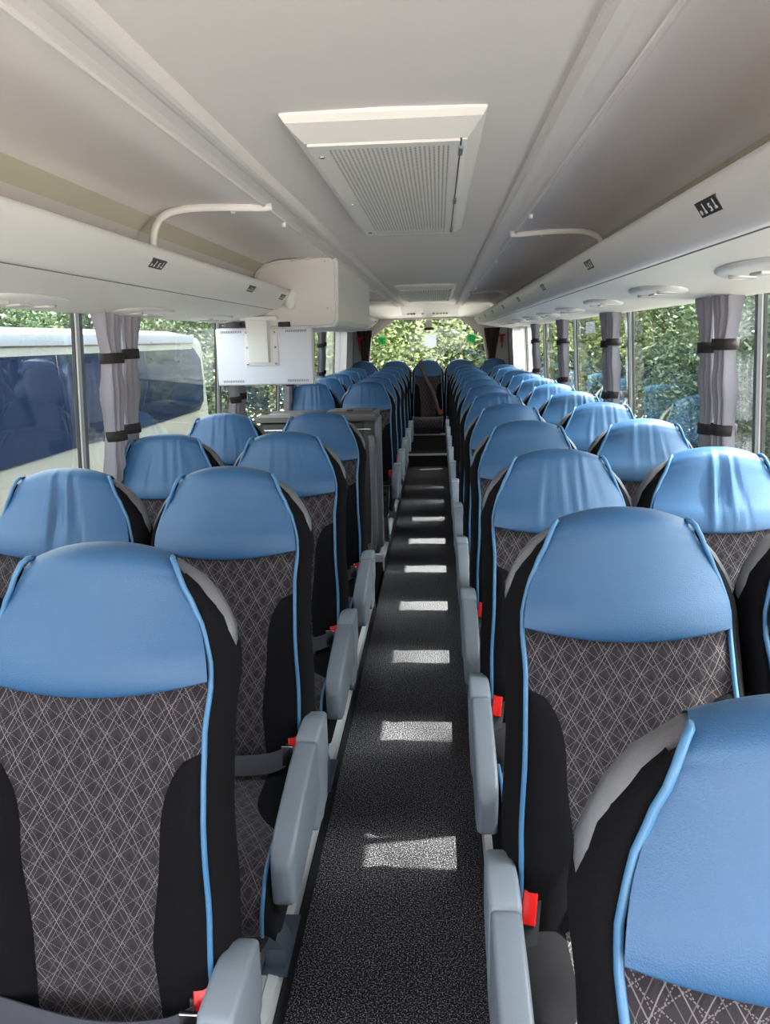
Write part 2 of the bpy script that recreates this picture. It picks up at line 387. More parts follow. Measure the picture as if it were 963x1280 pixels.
# rear end
V = []; RY = YB
outer = [(-1.14, .3), (1.14, .3), (1.14, 1.2), (1.14, 1.7), (1.1, 2.2), (-1.1, 2.2), (-1.14, 1.7), (-1.14, 1.2)]
inner = [(-.84, 1.05), (.80, 1.05), (.83, 1.25), (.76, 1.66), (.42, 1.915), (-.52, 1.915), (-.86, 1.66), (-.90, 1.25)]
V = [(x, RY, z) for x, z in outer]+[(x, RY, z) for x, z in inner]
F = [(i, (i+1) % 8, 8+(i+1) % 8, 8+i) for i in range(8)]
o = ob('wall_rear', mesh('wall_rear', V, F, M['wallp'], False)); tag(o, 'pale rear wall around the wide rear window', kind=S)
o.modifiers.new('thick', 'SOLIDIFY').thickness = .05
wn += 1
iv = [(x, RY+.02, z) for x, z in inner]
cxi, czi = -.04, 1.5
iv2 = [(cxi+(x-cxi)*.975, RY-.012, czi+(z-czi)*.955) for x, z in inner]; iv3 = [(x, RY+.02, z) for x, _, z in iv2]
o = ob('window_%d' % wn, mesh('rear_window', [(x, RY-.012, z) for x, z in inner]+iv2+iv3, [(i, (i+1) % 8, 8+(i+1) % 8, 8+i) for i in range(8)]+[(8+i, 8+(i+1) % 8, 16+(i+1) % 8, 16+i) for i in range(8)], M['wallp'], False))
tag(o, 'wide rear window above the back bench', kind=S)
ob('pane', mesh('pane', iv3, [tuple(range(8))], M['glass'], False), o)
# sloping header over the rear window with its row of small marks
hd = empty('header_panel', (0, 10.75, 2.0)); tag(hd, kind=S, label='pale header panel above the rear window with small dark marks')
V = [(-.46, 0, .085), (.46, 0, .085), (.40, .40, -.075), (-.50, .40, -.075), (-.46, 0, .10), (.46, 0, .10), (.40, .44, -.06), (-.50, .44, -.06)]
ob('panel', mesh('panel', V, [(3,2,1,0),(4,5,6,7),(0,1,5,4),(2,3,7,6)], M['ceil'], False), hd)
for k, x in enumerate((-.30, -.26, -.22, -.10, .05, .10, .15, .19, .23)):
    ob('print_mark', box_me('print_mark', (x-.013, .27, -.041), (x+.013, .32, -.033), M['stick'] if k != 3 else M['chrome'], .002), hd)
for s in (-1, 1):
    V = [(s*.40, 10.72, 2.075), (s*1.12, 10.72, 2.065), (s*1.12, 11.2, 1.9), (s*.38, 11.19, 1.915), (s*.66, 10.74, 1.83), (s*1.12, 10.74, 1.75)]
    o = ob('rear_corner', mesh('rear_corner', V, [(0, 1, 2, 3)], M['ceil2'], False)); tag(o, kind=S, label='pale '+('left' if s < 0 else 'right')+' ceiling corner beside the rear window header')

# ------------------------------------------------------------------ luggage racks
LIPX = {-1: .672, 1: .592}
def rack(s):
    X = LIPX[s]; nm = 'left' if s < 0 else 'right'
    r = empty('luggage_rack', (0, 0, 1.8)); tag(r, '%s white overhead luggage rack with rounded lip and dark number stickers' % nm, 'luggage rack')
    z0 = 1.8
    DX = .060 if s < 0 else .042          # how far the foot of the lip sits outboard of its top
    pts = [(X+.085, 1.806), (X+DX+.018, 1.798), (X+DX+.004, 1.800), (X+DX-.006, 1.808), (X+DX*.62-.010, 1.832), (X+DX*.30-.013, 1.858), (X-.008, 1.884), (X-.002, 1.897), (X+.010, 1.902), (X+.020, 1.895), (X+.03, 1.875), (X+.085, 1.835)]
    segs = [(YF, 4.18), (6.12, 10.3)] if s < 0 else [(YF, 10.45)]
    for y0, y1 in segs:
        rows = [[(s*x, y, z-z0) for x, z in pts] for y in (y0, y0+.003, y1-.06, y1-.02, y1)]
        rows[-2] = [(s*(X+.02+(x-X-.02)*.9), y1-.02, 1.85+(z-1.85)*.9-z0) for x, z in pts]
        rows[-1] = [(s*(X+.02+(x-X-.02)*.5), y1, 1.85+(z-1.85)*.5-z0) for x, z in pts]
        ob('lip', mesh('lip', *loft(rows), M['white']), r)
        sh = [(X+.08, 1.825), (1.10, 1.80), (1.10, 1.81), (X+.08, 1.835)]
        ob('shelf', MB().add(extrude_y([(s*x, z-z0) for x, z in sh], y0, y1-.02)).me('shelf', M['ceil2']), r)
        ob('seam_line', MB().add(extrude_y([(s*(X+DX+.022), -.0035), (s*(X+DX+.026), -.0035), (s*(X+DX+.026), .004), (s*(X+DX+.022), .004)], y0, y1-.05)).me('seam_line', M['seam']), r)
    # service panel between the lip and the top of the windows
    u = [(X+DX+.02, 1.7985), (X+.11, 1.793), (.82, 1.772), (.95, 1.752), (1.03, 1.742), (1.075, 1.738), (1.085, 1.75), (1.085, 1.79), (X+DX+.03, 1.81)]
    ob('service_panel', mesh('service_panel', *grid([[(s*x, y, z-z0) for x, z in u] for y in (YF, 10.45)]), M['under']), r)
    # dividers: thin arches across the rack
    for y in ((-.3, 2.56, 6.95, 8.7) if s < 0 else (-.6, 3.42, 7.6)):
        P3 = spl([Vector((s*.412, y, 2.046-z0)), Vector((s*.46, y, 2.045-z0)), Vector((s*.57, y, 2.050-z0)), Vector((s*.70, y, 2.048-z0)), Vector((s*.77, y, 2.025-z0)), Vector((s*.802, y, 1.965-z0)), Vector((s*.808, y, 1.835-z0))], 5)
        rings = [];
        for i, p in enumerate(P3):
            d = (P3[min(i+1, len(P3)-1)]-P3[max(i-1, 0)]).normalized(); nrm = Vector((-d.z, 0, d.x))*(1 if s > 0 else -1)
            if nrm.z > 0: nrm = -nrm
            if abs(d.z) > .7: nrm = Vector((-s, 0, 0))
            a = p+nrm*-.012; b_ = p+nrm*.009
            rings.append([tuple(a+Vector((0, -.011, 0))), tuple(b_+Vector((0, -.008, 0))), tuple(b_+Vector((0, .008, 0))), tuple(a+Vector((0, .011, 0)))])
        dv = ob('divider', mesh('divider', *loft(rings), M['white']), r)
        for xx in (.55, .74):
            ob('screw', mesh('screw', *tube([(s*xx, y+.045, 2.055-z0), (s*xx, y+.045, 2.04-z0)], .008, 8), M['white']), dv)
    # oval lamp and air pods under the rack
    px = .845 if s > 0 else .965
    k = 0
    for i in range(11):
        y = (1.86 if s > 0 else 1.98)-.87+i*.875-.875*0
        if y > 10: break
        if s < 0 and 4.6 < y < 5.6: pass
        zc = interp(px, [(X+.1, 1.793), (.82, 1.772), (.95, 1.752), (1.03, 1.742)])-z0
        rings = []
        for (f, h) in ((1.0, .004), (.985, -.003), (.93, -.007), (.80, -.010), (.55, -.012), (.2, -.012)):
            rings.append([(s*px+math.cos(a)*.075*f, y+math.sin(a)*.245*f*(1 if True else 1), zc+h+ -s*math.cos(a)*.008*f) for a in [2*PI*q/28 for q in range(28)]])
        pod = ob('reading_light_pod', mesh('reading_light_pod', *loft(rings), M['white']), r)
        for dy in (-.12, .12):
            rr = [[(s*px+math.cos(a)*q, y+dy+math.sin(a)*q, zc+h) for a in [2*PI*j/14 for j in range(14)]] for q, h in ((.034, -.006), (.034, -.014), (.028, -.017), (.026, -.012), (.01, -.011))]
            ob('air_nozzle', mesh('air_nozzle', *loft(rr), M['wallp']), pod)
        ob('lamp_lens', box_me('lamp_lens', (s*px-.02, y-.035, zc-.016), (s*px+.02, y+.035, zc-.008), M['wallp'], .006), pod)
    # dark square seat-number stickers printed with pale pictograms
    ys = [2.23+1.12*i for i in (-2, -1, 0, 1, 2)]+[6.7, 7.8, 8.9, 10.0] if s < 0 else [1.505+1.125*i for i in (-1, 0, 1, 2, 3, 4, 5, 6, 7)]
    for y in ys:
        if s < 0 and 4.1 < y < 6.2 : y = 4.02 if y < 5 else y
        # a small frame on the sloping face: q runs along the coach, v down the face
        A = Vector((s*(X-.0125), 0, 1.880-z0)); D = Vector((s*(X+DX-.0075), 0, 1.812-z0))-A; D.normalize(); N = Vector((-s*abs(D.z), 0, -abs(D.x))).normalized()
        C0 = A+D*.034+Vector((0, y, 0))
        mm = Matrix((Vector((0, 1, 0)), D, N)).transposed().to_4x4(); mm.translation = C0
        stk = ob('number_sticker', MB().box((-.052, -.015, -.004), (.052, .015, .0045), mm).me('number_sticker', M['stick']), r)
        m = MB(); t0, t1 = .0044, .0054; f = 1 if s < 0 else -1
        def bar(q0, v0, q1, v1): m.box((min(q0*f, q1*f), v0, t0), (max(q0*f, q1*f), v1, t1), mm)
        bar(-.043, .001, -.037, .010); bar(-.045, .003, -.035, .008)
        bar(-.020, -.010, -.017, .009); bar(-.023, .004, -.014, .010)
        bar(.006, -.006, .014, -.003); bar(.005, -.005, .009, .002); bar(.006, .0, .014, .003); bar(.011, .001, .015, .009); bar(.005, .007, .013, .010)
        bar(.034, -.011, .036, .009); bar(.029, .004, .040, .009)
        ob('pictogram', m.me('pictogram', M['stickw']), stk)['kind'] = 'stuff'
    return r
rack(-1); rack(1)

# ------------------------------------------------------------------ ceiling vents
def vent(y0, y1, x0, x1, z, label, fine):
    v = empty('ceiling_vent', ((x0+x1)/2, (y0+y1)/2, z)); tag(v, label, 'ceiling vent')
    hx, hy = (x1-x0)/2, (y1-y0)/2
    def ring(ix, iy, zz, sx=0): return [(-hx+ix+sx, -hy+iy, zz), (hx-ix+sx, -hy+iy, zz), (hx-ix+sx, hy-iy, zz), (-hx+ix+sx, hy-iy, zz)]
    rows = [ring(0, 0, .02), ring(0, 0, 0), ring(.008, .012, -.012), ring(.035, .09, -.034), ring(.038, .095, -.034), ring(.038, .095, -.028)]
    V, F = grid(rows, closed_u=True); ob('frame', mesh('frame', V, F, M['white'], False), v)
    px0, px1, py0, py1 = -hx+.040, hx-.052, -hy+.10, hy-.10
    # door: flat border around the perforated field
    mx, my = .040, .035; zz = -.0385
    o4 = [(px0, py0, zz), (px1, py0, zz), (px1, py1, zz), (px0, py1, zz)]; i4 = [(px0+mx, py0+my, zz), (px1-mx*.5, py0+my, zz), (px1-mx*.5, py1-my, zz), (px0+mx, py1-my, zz)]
    t4 = [(x, y, -.026) for x, y, _ in o4]
    dr = ob('door', mesh('door', t4+o4+i4, [(0,1,5,4),(1,2,6,5),(2,3,7,6),(3,0,4,7)]+[(4+i, 4+(i+1) % 4, 8+(i+1) % 4, 8+i) for i in range(4)], M['white'], False), v)
    ob('backing', mesh('backing', [(px0, py0, -.020), (px1+.012, py0, -.020), (px1+.012, py1, -.020), (px0, py1, -.020)], [(0,1,2,3)], M['seam'], False), v)
    ob('hinge_strip', box_me('hinge_strip', (px1+.004, py0, -.036), (hx-.036, py1, -.03), M['white'], .002), v)
    # perforated grille: staggered lozenge holes in one thin sheet
    gx0, gx1, gy0, gy1 = i4[0][0], i4[1][0], i4[0][1], i4[2][1]
    cw, ch = (.0105, .0115) if fine else (.02, .03)
    nx = max(1, int((gx1-gx0)/cw)); ny = max(1, int((gy1-gy0)/ch)); cw = (gx1-gx0)/nx; ch = (gy1-gy0)/(ny+.5)
    V, F = [], []
    for i in range(nx):
        for j in range(ny+1):
            a, b = gx0+i*cw, gy0+j*ch-(ch/2 if i % 2 else 0); b0, b1 = max(b, gy0), min(b+ch, gy1); cx_, cy_ = a+cw/2, (b0+b1)/2; hxh, hyh = cw*.33, (b1-b0)*.30; k = len(V)
            V += [(a, b0, zz), (a+cw, b0, zz), (a+cw, b1, zz), (a, b1, zz), (cx_-hxh, cy_, zz), (cx_, cy_-hyh, zz), (cx_+hxh, cy_, zz), (cx_, cy_+hyh, zz)]
            F += [(k, k+1, k+5), (k+1, k+6, k+5), (k+1, k+2, k+6), (k+2, k+7, k+6), (k+2, k+3, k+7), (k+3, k+4, k+7), (k+3, k, k+4), (k, k+5, k+4)]
    g = ob('perforated_grille', mesh('perforated_grille', V, F, M['white'], False), dr); g['kind'] = 'stuff'
    for y in (py0+.10, 0, py1-.1):
        ob('screw', mesh('screw', *tube([(px0+.018, y, zz+.002), (px0+.018, y, zz-.003)], .007, 10), M['chrome']), v)
    for y in (py0+.09, 0, py1-.09):
        ob('hinge', box_me('hinge', (px1-.002, y-.035, zz-.004), (px1+.008, y+.035, zz+.004), M['arm2'], .002), v)
    return v
vent(1.70, 3.40, -.213, .213, 2.083, 'large white ceiling vent with perforated grille nearest the camera', True)
vent(6.9, 9.2, -.27, .27, 2.083, 'far small-looking ceiling vent in front of the rear header', False)

# ------------------------------------------------------------------ passenger seats
YC = [(.40, -.205), (.56, -.190), (.68, -.190), (.82, -.168), (.95, -.140), (1.03, -.118), (1.09, -.108), (1.14, -.100), (1.19, -.085), (1.23, -.077), (1.26, -.068), (1.285, -.055)]
WC = [(.40, .200), (.56, .197), (.75, .197), (.92, .188), (1.03, .184), (1.09, .187), (1.13, .186), (1.17, .176), (1.21, .160), (1.25, .142), (1.285, .127)]
def yc(z): return interp(z, YC)
def wc(z): return interp(z, WC)
def edge(u, z):
    k = interp(z, [(.6, -.030), (.9, -.026), (1.02, -.004), (1.1, .030), (1.2, .034), (1.285, .022)])
    return k*abs(u)**2.2
def front(u, z, off=0.): return (u*wc(z), yc(z)+edge(u, z)-off, z-PZ)
def bolster_b(z):   # inner edge of the black bolster, in u
    if z > 1.0: return 1.01
    t = (1.0-z)/.14
    if t < 1: return 1-.40*math.sqrt(max(0, 1-(1-t)**2))
    return interp(z, [(.5, .54), (.70, .50), (.86, .60)])
NZ = 46
def me_panel():
    rows, uv = [], []; arc = 0; pv = None
    for i in range(NZ+1):
        z = .50+(1.10-.50)*i/NZ; p = front(0, z)
        if pv: arc += math.dist(p, pv)
        pv = p; g = -.004*math.exp(-((z-1.0)/.006)**2)-.003*math.exp(-((z-.86)/.006)**2)
        row = []
        for j in range(25):
            u = -1+2*j/24; q = front(u, z, g); row.append(q); uv.append((q[0], arc))
        rows.append(row)
    V, F = grid(rows); return mesh('back_panel', V, F, M['pat'], True, uv)
def me_bolster(s):
    rows = []
    for i in range(34):
        z = .50+(1.0-.50)*i/33; b = min(bolster_b(z), .995); row = []
        for j in range(9):
            t = j/8; u = b+(1-b)*t; bulge = .016*math.sin(PI*min(1, t*1.0))**.7 if 0 < t < 1 else 0
            bulge *= min(1, (1-b)*3)
            x, y, zz = front(u, z, .0015+bulge); row.append((s*x, y, zz))
        rows.append(row)
    V, F = grid(rows); return mesh('side_bolster', V, F, M['black'])
def me_headrest(var):
    rnd = random.Random(var*7+3); pr = [(-.004, 1.082, .186), (-.016, 1.088, .187), (-.020, 1.11, .187), (-.017, 1.14, .184), (-.012, 1.17, .176), (-.006, 1.205, .162), (0, 1.24, .146), (0, 1.268, .135)]
    prof = [Vector((yc(z)+o, z, w)) for o, z, w in pr]+[Vector((-.050, 1.290, .126)), Vector((-.022, 1.301, .118)), Vector((.008, 1.298, .112)), Vector((.034, 1.275, .110)), Vector((.048, 1.22, .11))]
    prof = spl(prof, 4); n = len(prof); folds = []
    if var:
        for k in range((0, 3, 6, 8)[var]):
            folds.append((rnd.uniform(-.6, .6) if var != 3 else rnd.uniform(-.2, .35), rnd.uniform(-.25, .25), rnd.uniform(.025, .06), rnd.uniform(.0025, .0055)*(1 if var < 3 else 1.3), rnd.uniform(.25, .5)))
    rows = []
    for i, p in enumerate(prof):
        s_ = i/(n-1); row = []
        for j in range(41):
            u = -1+2*j/40; y, z, w = p
            low = max(0, 1-s_*5)
            zz = z+.026*u*u*low-.0; yy = y+edge(u, min(z, 1.285))*(1 if s_ < .62 else max(0, 1-(s_-.62)/.38)*.9)
            # the crown sags towards the corners
            top = max(0, min(1, (s_-.42)/.2))*(1 if s_ < .85 else (1-s_)/.15)
            zz -= .014*abs(u)**2.4*top-.010*top*(1-u*u)
            if s_ > .9: pass
            for (fu, sl, fw_, fa, fc) in folds:
                d = (u-(fu+sl*(fc-s_)))/fw_; env = math.exp(-((s_-fc)/.2)**2)
                yy -= fa*env*(math.exp(-d*d)-.8*math.exp(-(d-1.6)**2))
            row.append((u*w, yy, zz-PZ))
        rows.append(row)
    V, F = grid(rows); return mesh('headrest_cover', V, F, M['blue'])
PIPZ = [.50+(1.283-.50)*i/40 for i in range(41)]
def me_piping(s):
    P = [front(1, z) for z in PIPZ]; P = [(s*(x+.002), y-.004, z) for x, y, z in P]
    x, y, z = P[-1]; P.append((x-s*.006, y+.008, z+.006)); P.append((x-s*.010, y+.022, z+.004))
    return mesh('piping', *tube(P, .0047, 8), M['pipe'])
def me_gusset(s):
    rows = []
    for i in range(40):
        z = .42+(1.276-.42)*i/39; x, y, zz = front(1, z); g = interp(z, [(.42, .9), (.9, .9), (1.1, 1.0), (1.2, .8), (1.25, .5), (1.276, .12)])
        d = interp(z, [(.42, 1), (1.1, 1), (1.2, .92), (1.276, .5)]); ln = interp(z, [(1.1, 0), (1.276, .004)])
        wob = .002*math.sin(z*70)
        dr_ = interp(z, [(1.15, 0), (1.276, .022)])
        row = [(s*(x+a*g), y+b*d+ln, zz-dr_*min(1, b/.05)) for a, b in ((0, 0), (.014, .004), (.026, .020), (.033+wob, .045), (.034, .075), (.026, .098), (.004, .108), (-.05, .112))]
        rows.append(row)
    V, F = grid(rows); return mesh('side_cover', V, F, M['black'])
def me_shell():
    W = [(.36, .180), (.5, .185), (.8, .19), (.98, .199), (1.05, .210), (1.11, .217), (1.16, .214), (1.20, .197), (1.235, .170), (1.258, .143), (1.272, .115)]
    rings = []
    for i in range(34):
        z = .36+(1.272-.36)*i/33; w = interp(z, W); y0 = yc(min(z, 1.2))+.072+(max(0, z-1.2)*.2); t = .045
        rings.append([(-w, y0+.012, z-PZ), (-w+.010, y0, z-PZ), (-w+.03, y0+.004, z-PZ), (0, y0+.006, z-PZ), (w-.03, y0+.004, z-PZ), (w-.010, y0, z-PZ), (w, y0+.012, z-PZ), (w, y0+t*.6, z-PZ), (w-.02, y0+t, z-PZ), (w*.5, y0+t+.01, z-PZ), (-w*.5, y0+t+.01, z-PZ), (-w+.02, y0+t, z-PZ), (-w, y0+t*.6, z-PZ)])
    return mesh('back_shell', *loft(rings), M['shell'])
CT = [(-.15, .535), (-.22, .545), (-.32, .548), (-.42, .560), (-.52, .572), (-.60, .570), (-.65, .550), (-.675, .51), (-.678, .46), (-.665, .43), (-.63, .415)]
CP = None
def cpath():
    global CP
    if CP is None: CP = spl([Vector((0, y, z)) for y, z in CT], 4)
    return CP
def cw_(i): n = len(cpath())-1; t = i/n; return .197 if t < .65 else .197-.012*((t-.65)/.35)
def me_cushion():
    rows, uv = [], []; arc = 0
    for i, p in enumerate(cpath()):
        if i: arc += (p-cpath()[i-1]).length
        row = []
        for j in range(21):
            u = -1+2*j/20; w = cw_(i); row.append((u*w, p.y, p.z-PZ+.012*u*u-.006)); uv.append((u*w, arc))
        rows.append(row)
    return mesh('cushion', *grid(rows), M['pat'], True, uv)
def me_cush_side(s):
    V, F = [], []; rows = []
    for i, p in enumerate(cpath()):
        w = cw_(i); z = p.z-PZ+.006
        rows.append([(s*w, p.y, z), (s*(w+.012), p.y+.004, z-.004), (s*(w+.022), p.y+.02 if i > 20 else p.y, max(z-.03, .285)), (s*(w+.020), min(p.y+.06, -.15), .285 if i < 36 else min(.285, z))])
    return mesh('cushion_side', *grid(rows), M['black'])
def me_cush_pipe(s):
    P = [(s*(cw_(i)+.001), p.y-.002, p.z-PZ+.008) for i, p in enumerate(cpath()) if i > 13]
    return mesh('piping', *tube(P, .0042, 8), M['pipe'])
def me_cush_wing(s):
    rows = []
    for k in range(22):
        y = -.16-(.36)*k/21; t = k/21
        zz = interp(-y, [(-a, b) for a, b in CT][:6]); b = .58+.42*max(0, (t-.45)/.55)**2.2; b = min(b, .99); row = []
        for j in range(8):
            q = j/7; u = b+(1-b)*q; row.append((s*u*.197, y, zz-PZ-.006+.012*u*u+.0015+.012*math.sin(PI*q)**.8*min(1, (1-b)*3.5)))
        rows.append(row)
    return mesh('cushion_bolster', *grid(rows), M['black'])
def me_base():
    b = MB()
    b.add(loft([[(x, y, z) for x, z in ((-.19, .30), (.19, .30), (.19, .27), (.17, .235), (-.17, .235), (-.19, .27))] for y in (-.62, -.16)]))
    return b.me('seat_frame', M['dark'])
def rsec(xc, y, hw, z0, z1, r=.012):
    pts = []
    r = min(r*.75, hw*.9, (z1-z0)*.45)
    for cx_, cz_, a0 in ((xc+hw-r, z1-r, 0), (xc-hw+r, z1-r, 90), (xc-hw+r, z0+r, 180), (xc+hw-r, z0+r, 270)):
        for a in (0, 30, 60, 90):
            t = math.radians(a0+a); pts.append((cx_+r*math.cos(t), y, cz_+r*math.sin(t)))
    return pts
def me_arm(s):
    x = s*.236
    st_ = [(-.332, .026, .535, .690), (-.345, .0265, .530, .692), (-.42, .0265, .520, .684), (-.52, .026, .508, .664), (-.60, .026, .498, .645), (-.640, .025, .498, .628), (-.660, .022, .508, .610), (-.668, .014, .525, .59)]
    return mesh('armrest', *loft([rsec(x, y, w, a-PZ, b-PZ) for y, w, a, b in st_]), M['arm'])
def me_arm_pivot(s):
    x = s*.236
    st_ = [(-.150, .018, .60, .66), (-.158, .024, .575, .680), (-.18, .0275, .56, .692), (-.25, .0285, .54, .699), (-.318, .0285, .527, .698), (-.330, .0265, .53, .692)]
    return mesh('armrest_pivot', *loft([rsec(x, y, w, a-PZ, b-PZ) for y, w, a, b in st_]), M['arm2'])
def me_arm_skirt(s):
    x = s*.252
    st_ = [(-.17, .007, .50, .62), (-.20, .010, .47, .645), (-.28, .012, .45, .655), (-.36, .012, .47, .645), (-.40, .009, .50, .62)]
    return mesh('armrest_skirt', *loft([rsec(x, y, w*.75, a-PZ, b-PZ, .008) for y, w, a, b in st_]), M['arm2'])
def me_leg(s):
    b = MB()
    rings = []
    for (y, z, hw, d) in ((-.37, .0, .026, .045), (-.385, .06, .024, .035), (-.54, .27, .022, .032), (-.55, .29, .024, .038)):
        rings.append([(s*.148-hw, y-d, z), (s*.148+hw, y-d, z), (s*.148+hw, y+d, z), (s*.148-hw, y+d, z)])
    b.add(loft(rings)); b.box((s*.148-.032, -.44, 0), (s*.148+.032, -.24, .008))
    return b.me('leg', M['metal'])
def me_buckle(s):
    x = s*.192; m = Matrix.Translation((x, -.245, .445)) @ Matrix.Rotation(math.radians(-28), 4, 'X') @ Matrix.Rotation(s*math.radians(-8), 4, 'Y')
    b = MB().box((-.021, -.012, -.02), (.021, .016, .084), m); return b.me('buckle', M['dark'])
def me_button(s):
    x = s*.192; m = Matrix.Translation((x, -.245, .445)) @ Matrix.Rotation(math.radians(-28), 4, 'X') @ Matrix.Rotation(s*math.radians(-8), 4, 'Y')
    me = box_me('release_button', (-.0135, -.019, .022), (.0135, -.010, .082), M['red'], .003); me.transform(m); return me
def me_stalk(s):
    b = MB().add(tube([(s*.205, -.17, .40), (s*.197, -.21, .44), (s*.193, -.235, .47)], .008, 6)); return b.me('buckle_stalk', M['chrome'])
def me_belt(s):
    rows = []
    P = spl([Vector((-s*.215, -.20, .455)), Vector((-s*.16, -.235, .475)), Vector((0, -.262, .462)), Vector((s*.12, -.262, .468)), Vector((s*.178, -.258, .492))], 6)
    for p in P: rows.append([(p.x, p.y+.010, p.z+.023), (p.x, p.y-.008, p.z-.023), (p.x, p.y-.005, p.z-.024), (p.x, p.y+.013, p.z+.022)])
    return mesh('lap_belt', *loft(rows), M['belt'], False)
def me_tongue(s):
    me = box_me('belt_tongue', (s*.178-.018, -.271, .468), (s*.178+.012, -.262, .522), M['chrome'], .002); return me
def me_wallbracket(s):
    return MB().box((-s*.16-.02, -.5, .0), (-s*.16+.02, -.46, .24)).box((-s*.16-.02, -.32, .0), (-s*.16+.02, -.28, .24)).box((-s*.18-.02, -.55, .0), (-s*.18+.04, -.22, .02)).me('leg', M['metal'])
def me_shoulder():
    P = spl([Vector((-.10, -.02, 1.185)), Vector((-.08, -.125, 1.08)), Vector((-.02, -.165, .93)), Vector((.07, -.215, .75)), Vector((.13, -.26, .55)), Vector((.16, -.27, .45))], 5)
    rows = [[(p.x-.022, p.y-.004, p.z-.012), (p.x+.022, p.y-.004, p.z+.012), (p.x+.022, p.y+.001, p.z+.012), (p.x-.022, p.y+.001, p.z-.012)] for p in P]
    return mesh('shoulder_belt', *loft(rows), simple('pale_webbing', (86, 79, 82), .8))
CACHE = {}
def C(fn, *a):
    k = (fn.__name__,)+a
    if k not in CACHE: CACHE[k] = fn(*a)
    return CACHE[k]
def seat(loc, label, group, s, arm=True, belt=False, var=0, leg=True, rz=0, shoulder=False):
    """s: side of the seat that faces the aisle (+1 = seats left of the aisle)"""
    r = empty('coach_seat', loc, rz); tag(r, label, 'seat', group)
    ob('back_panel', C(me_panel), r); ob('headrest_cover', C(me_headrest, var), r); ob('back_shell', C(me_shell), r)
    for q in (-1, 1):
        ob('side_bolster', C(me_bolster, q), r); ob('side_cover', C(me_gusset, q), r); ob('piping', C(me_piping, q), r)
        ob('cushion_side', C(me_cush_side, q), r); ob('cushion_bolster', C(me_cush_wing, q), r); ob('cushion_piping', C(me_cush_pipe, q), r)
    ob('cushion', C(me_cushion), r); ob('seat_frame', C(me_base), r)
    if arm:
        a = ob('armrest', C(me_arm, s), r); ob('armrest_pivot', C(me_arm_pivot, s), a); ob('armrest_skirt', C(me_arm_skirt, s), a)
    if leg: ob('leg', C(me_leg, s), r)
    else: ob('leg', C(me_wallbracket, s), r)
    b = ob('buckle', C(me_buckle, s), r); ob('release_button', C(me_button, s), b); ob('buckle_stalk', C(me_stalk, s), b)
    if belt:
        b = ob('lap_belt', C(me_belt, s), r); ob('belt_tongue', C(me_tongue, s), b)
    if shoulder: ob('shoulder_belt', C(me_shoulder), r)
    return r
ORD = ['nearest', 'second', 'third', 'fourth', 'fifth', 'sixth', 'seventh', 'eighth', 'ninth', 'tenth', 'eleventh', 'twelfth']
PIT = .79
rv = random.Random(4)
AX, WX_ = .452, .893
def nth(k, n):
    return ORD[k] if k < n-1 else 'farthest'
WR = {1: 0, 2: 1, 3: 2, 4: 1}
for k in range(12):
    y = .665+PIT*k; n = 12
    w = 'smooth' if k in (0, 1, 3, 4) else 'creased'
    a_ = '%s from the camera' % nth(k, n) if k else 'nearest, cropped by the corner'
    seat((AX, y, PZ), '%s blue-topped seat beside the aisle in the right-hand row, %s' % (w, a_), 'aisle seats right of the carpet', -1, True, False, {0: 0, 1: 0, 2: 2, 3: 0, 4: 0}.get(k, rv.choice((0, 1, 2))))
    a_ = '%s from the camera' % nth(k, n) if k else 'nearest to the camera at the frame edge'
    seat((WX_, y, PZ), 'blue-topped seat along the right-hand windows, %s' % a_, 'window seats on the right', -1, False, False, {0: 0, 1: 0, 2: 3, 3: 1, 4: 2, 5: 2}.get(k, rv.choice((1, 2))), leg=False)
for k in range(4):
    y = 1.215+.785*k; nm = ['nearest to the camera', 'second from the camera', 'third from the camera', 'last before the stairwell'][k]
    seat((-.450, y, PZ), 'blue-topped seat with fastened lap belt beside the aisle on the left, %s' % nm, 'front aisle seats left of the carpet', 1, True, True, (0, 0, 1, 0)[k])
    seat((-.893, y, PZ), 'blue-topped seat along the left-hand windows, %s' % nm, 'front window seats on the left', 1, False, True, (1, 3, 2, 1)[k], leg=False)
for k in range(5):
    y = 6.12+PIT*k; nm = ['just behind the grey stair cabinet', 'second behind the grey stair cabinet', 'third behind the grey stair cabinet', 'fourth behind the grey stair cabinet', 'last before the rear steps'][k]
    seat((-.450, y, PZ), 'blue-topped aisle seat on the left, %s' % nm, 'rear aisle seats left of the carpet', 1, True, False, (1, 0, 2, 1, 0)[k])
    seat((-.893, y, PZ), 'blue-topped window seat on the left, %s' % nm, 'rear window seats on the left', 1, False, False, (2, 1, 2, 0, 1)[k], leg=False)
for k, (x, nm) in enumerate(((-.93, 'leftmost'), (-.48, 'left of centre'), (-.035, 'middle one with a diagonal belt'), (.41, 'right of centre'), (.875, 'rightmost'))):
    seat((x, 10.87, .155), 'dark blue-topped seat of the rear bench, %s' % nm, 'rear bench seats', 1, False, False, 0, leg=False, shoulder=(k == 2))

# ------------------------------------------------------------------ stair cabinet, monitor and housing
cb = empty('stair_cabinet', (-.72, 5.45, PZ)); tag(cb, 'grey-brown plastic stair cabinet with tray top behind the left-hand front seats', 'cabinet')
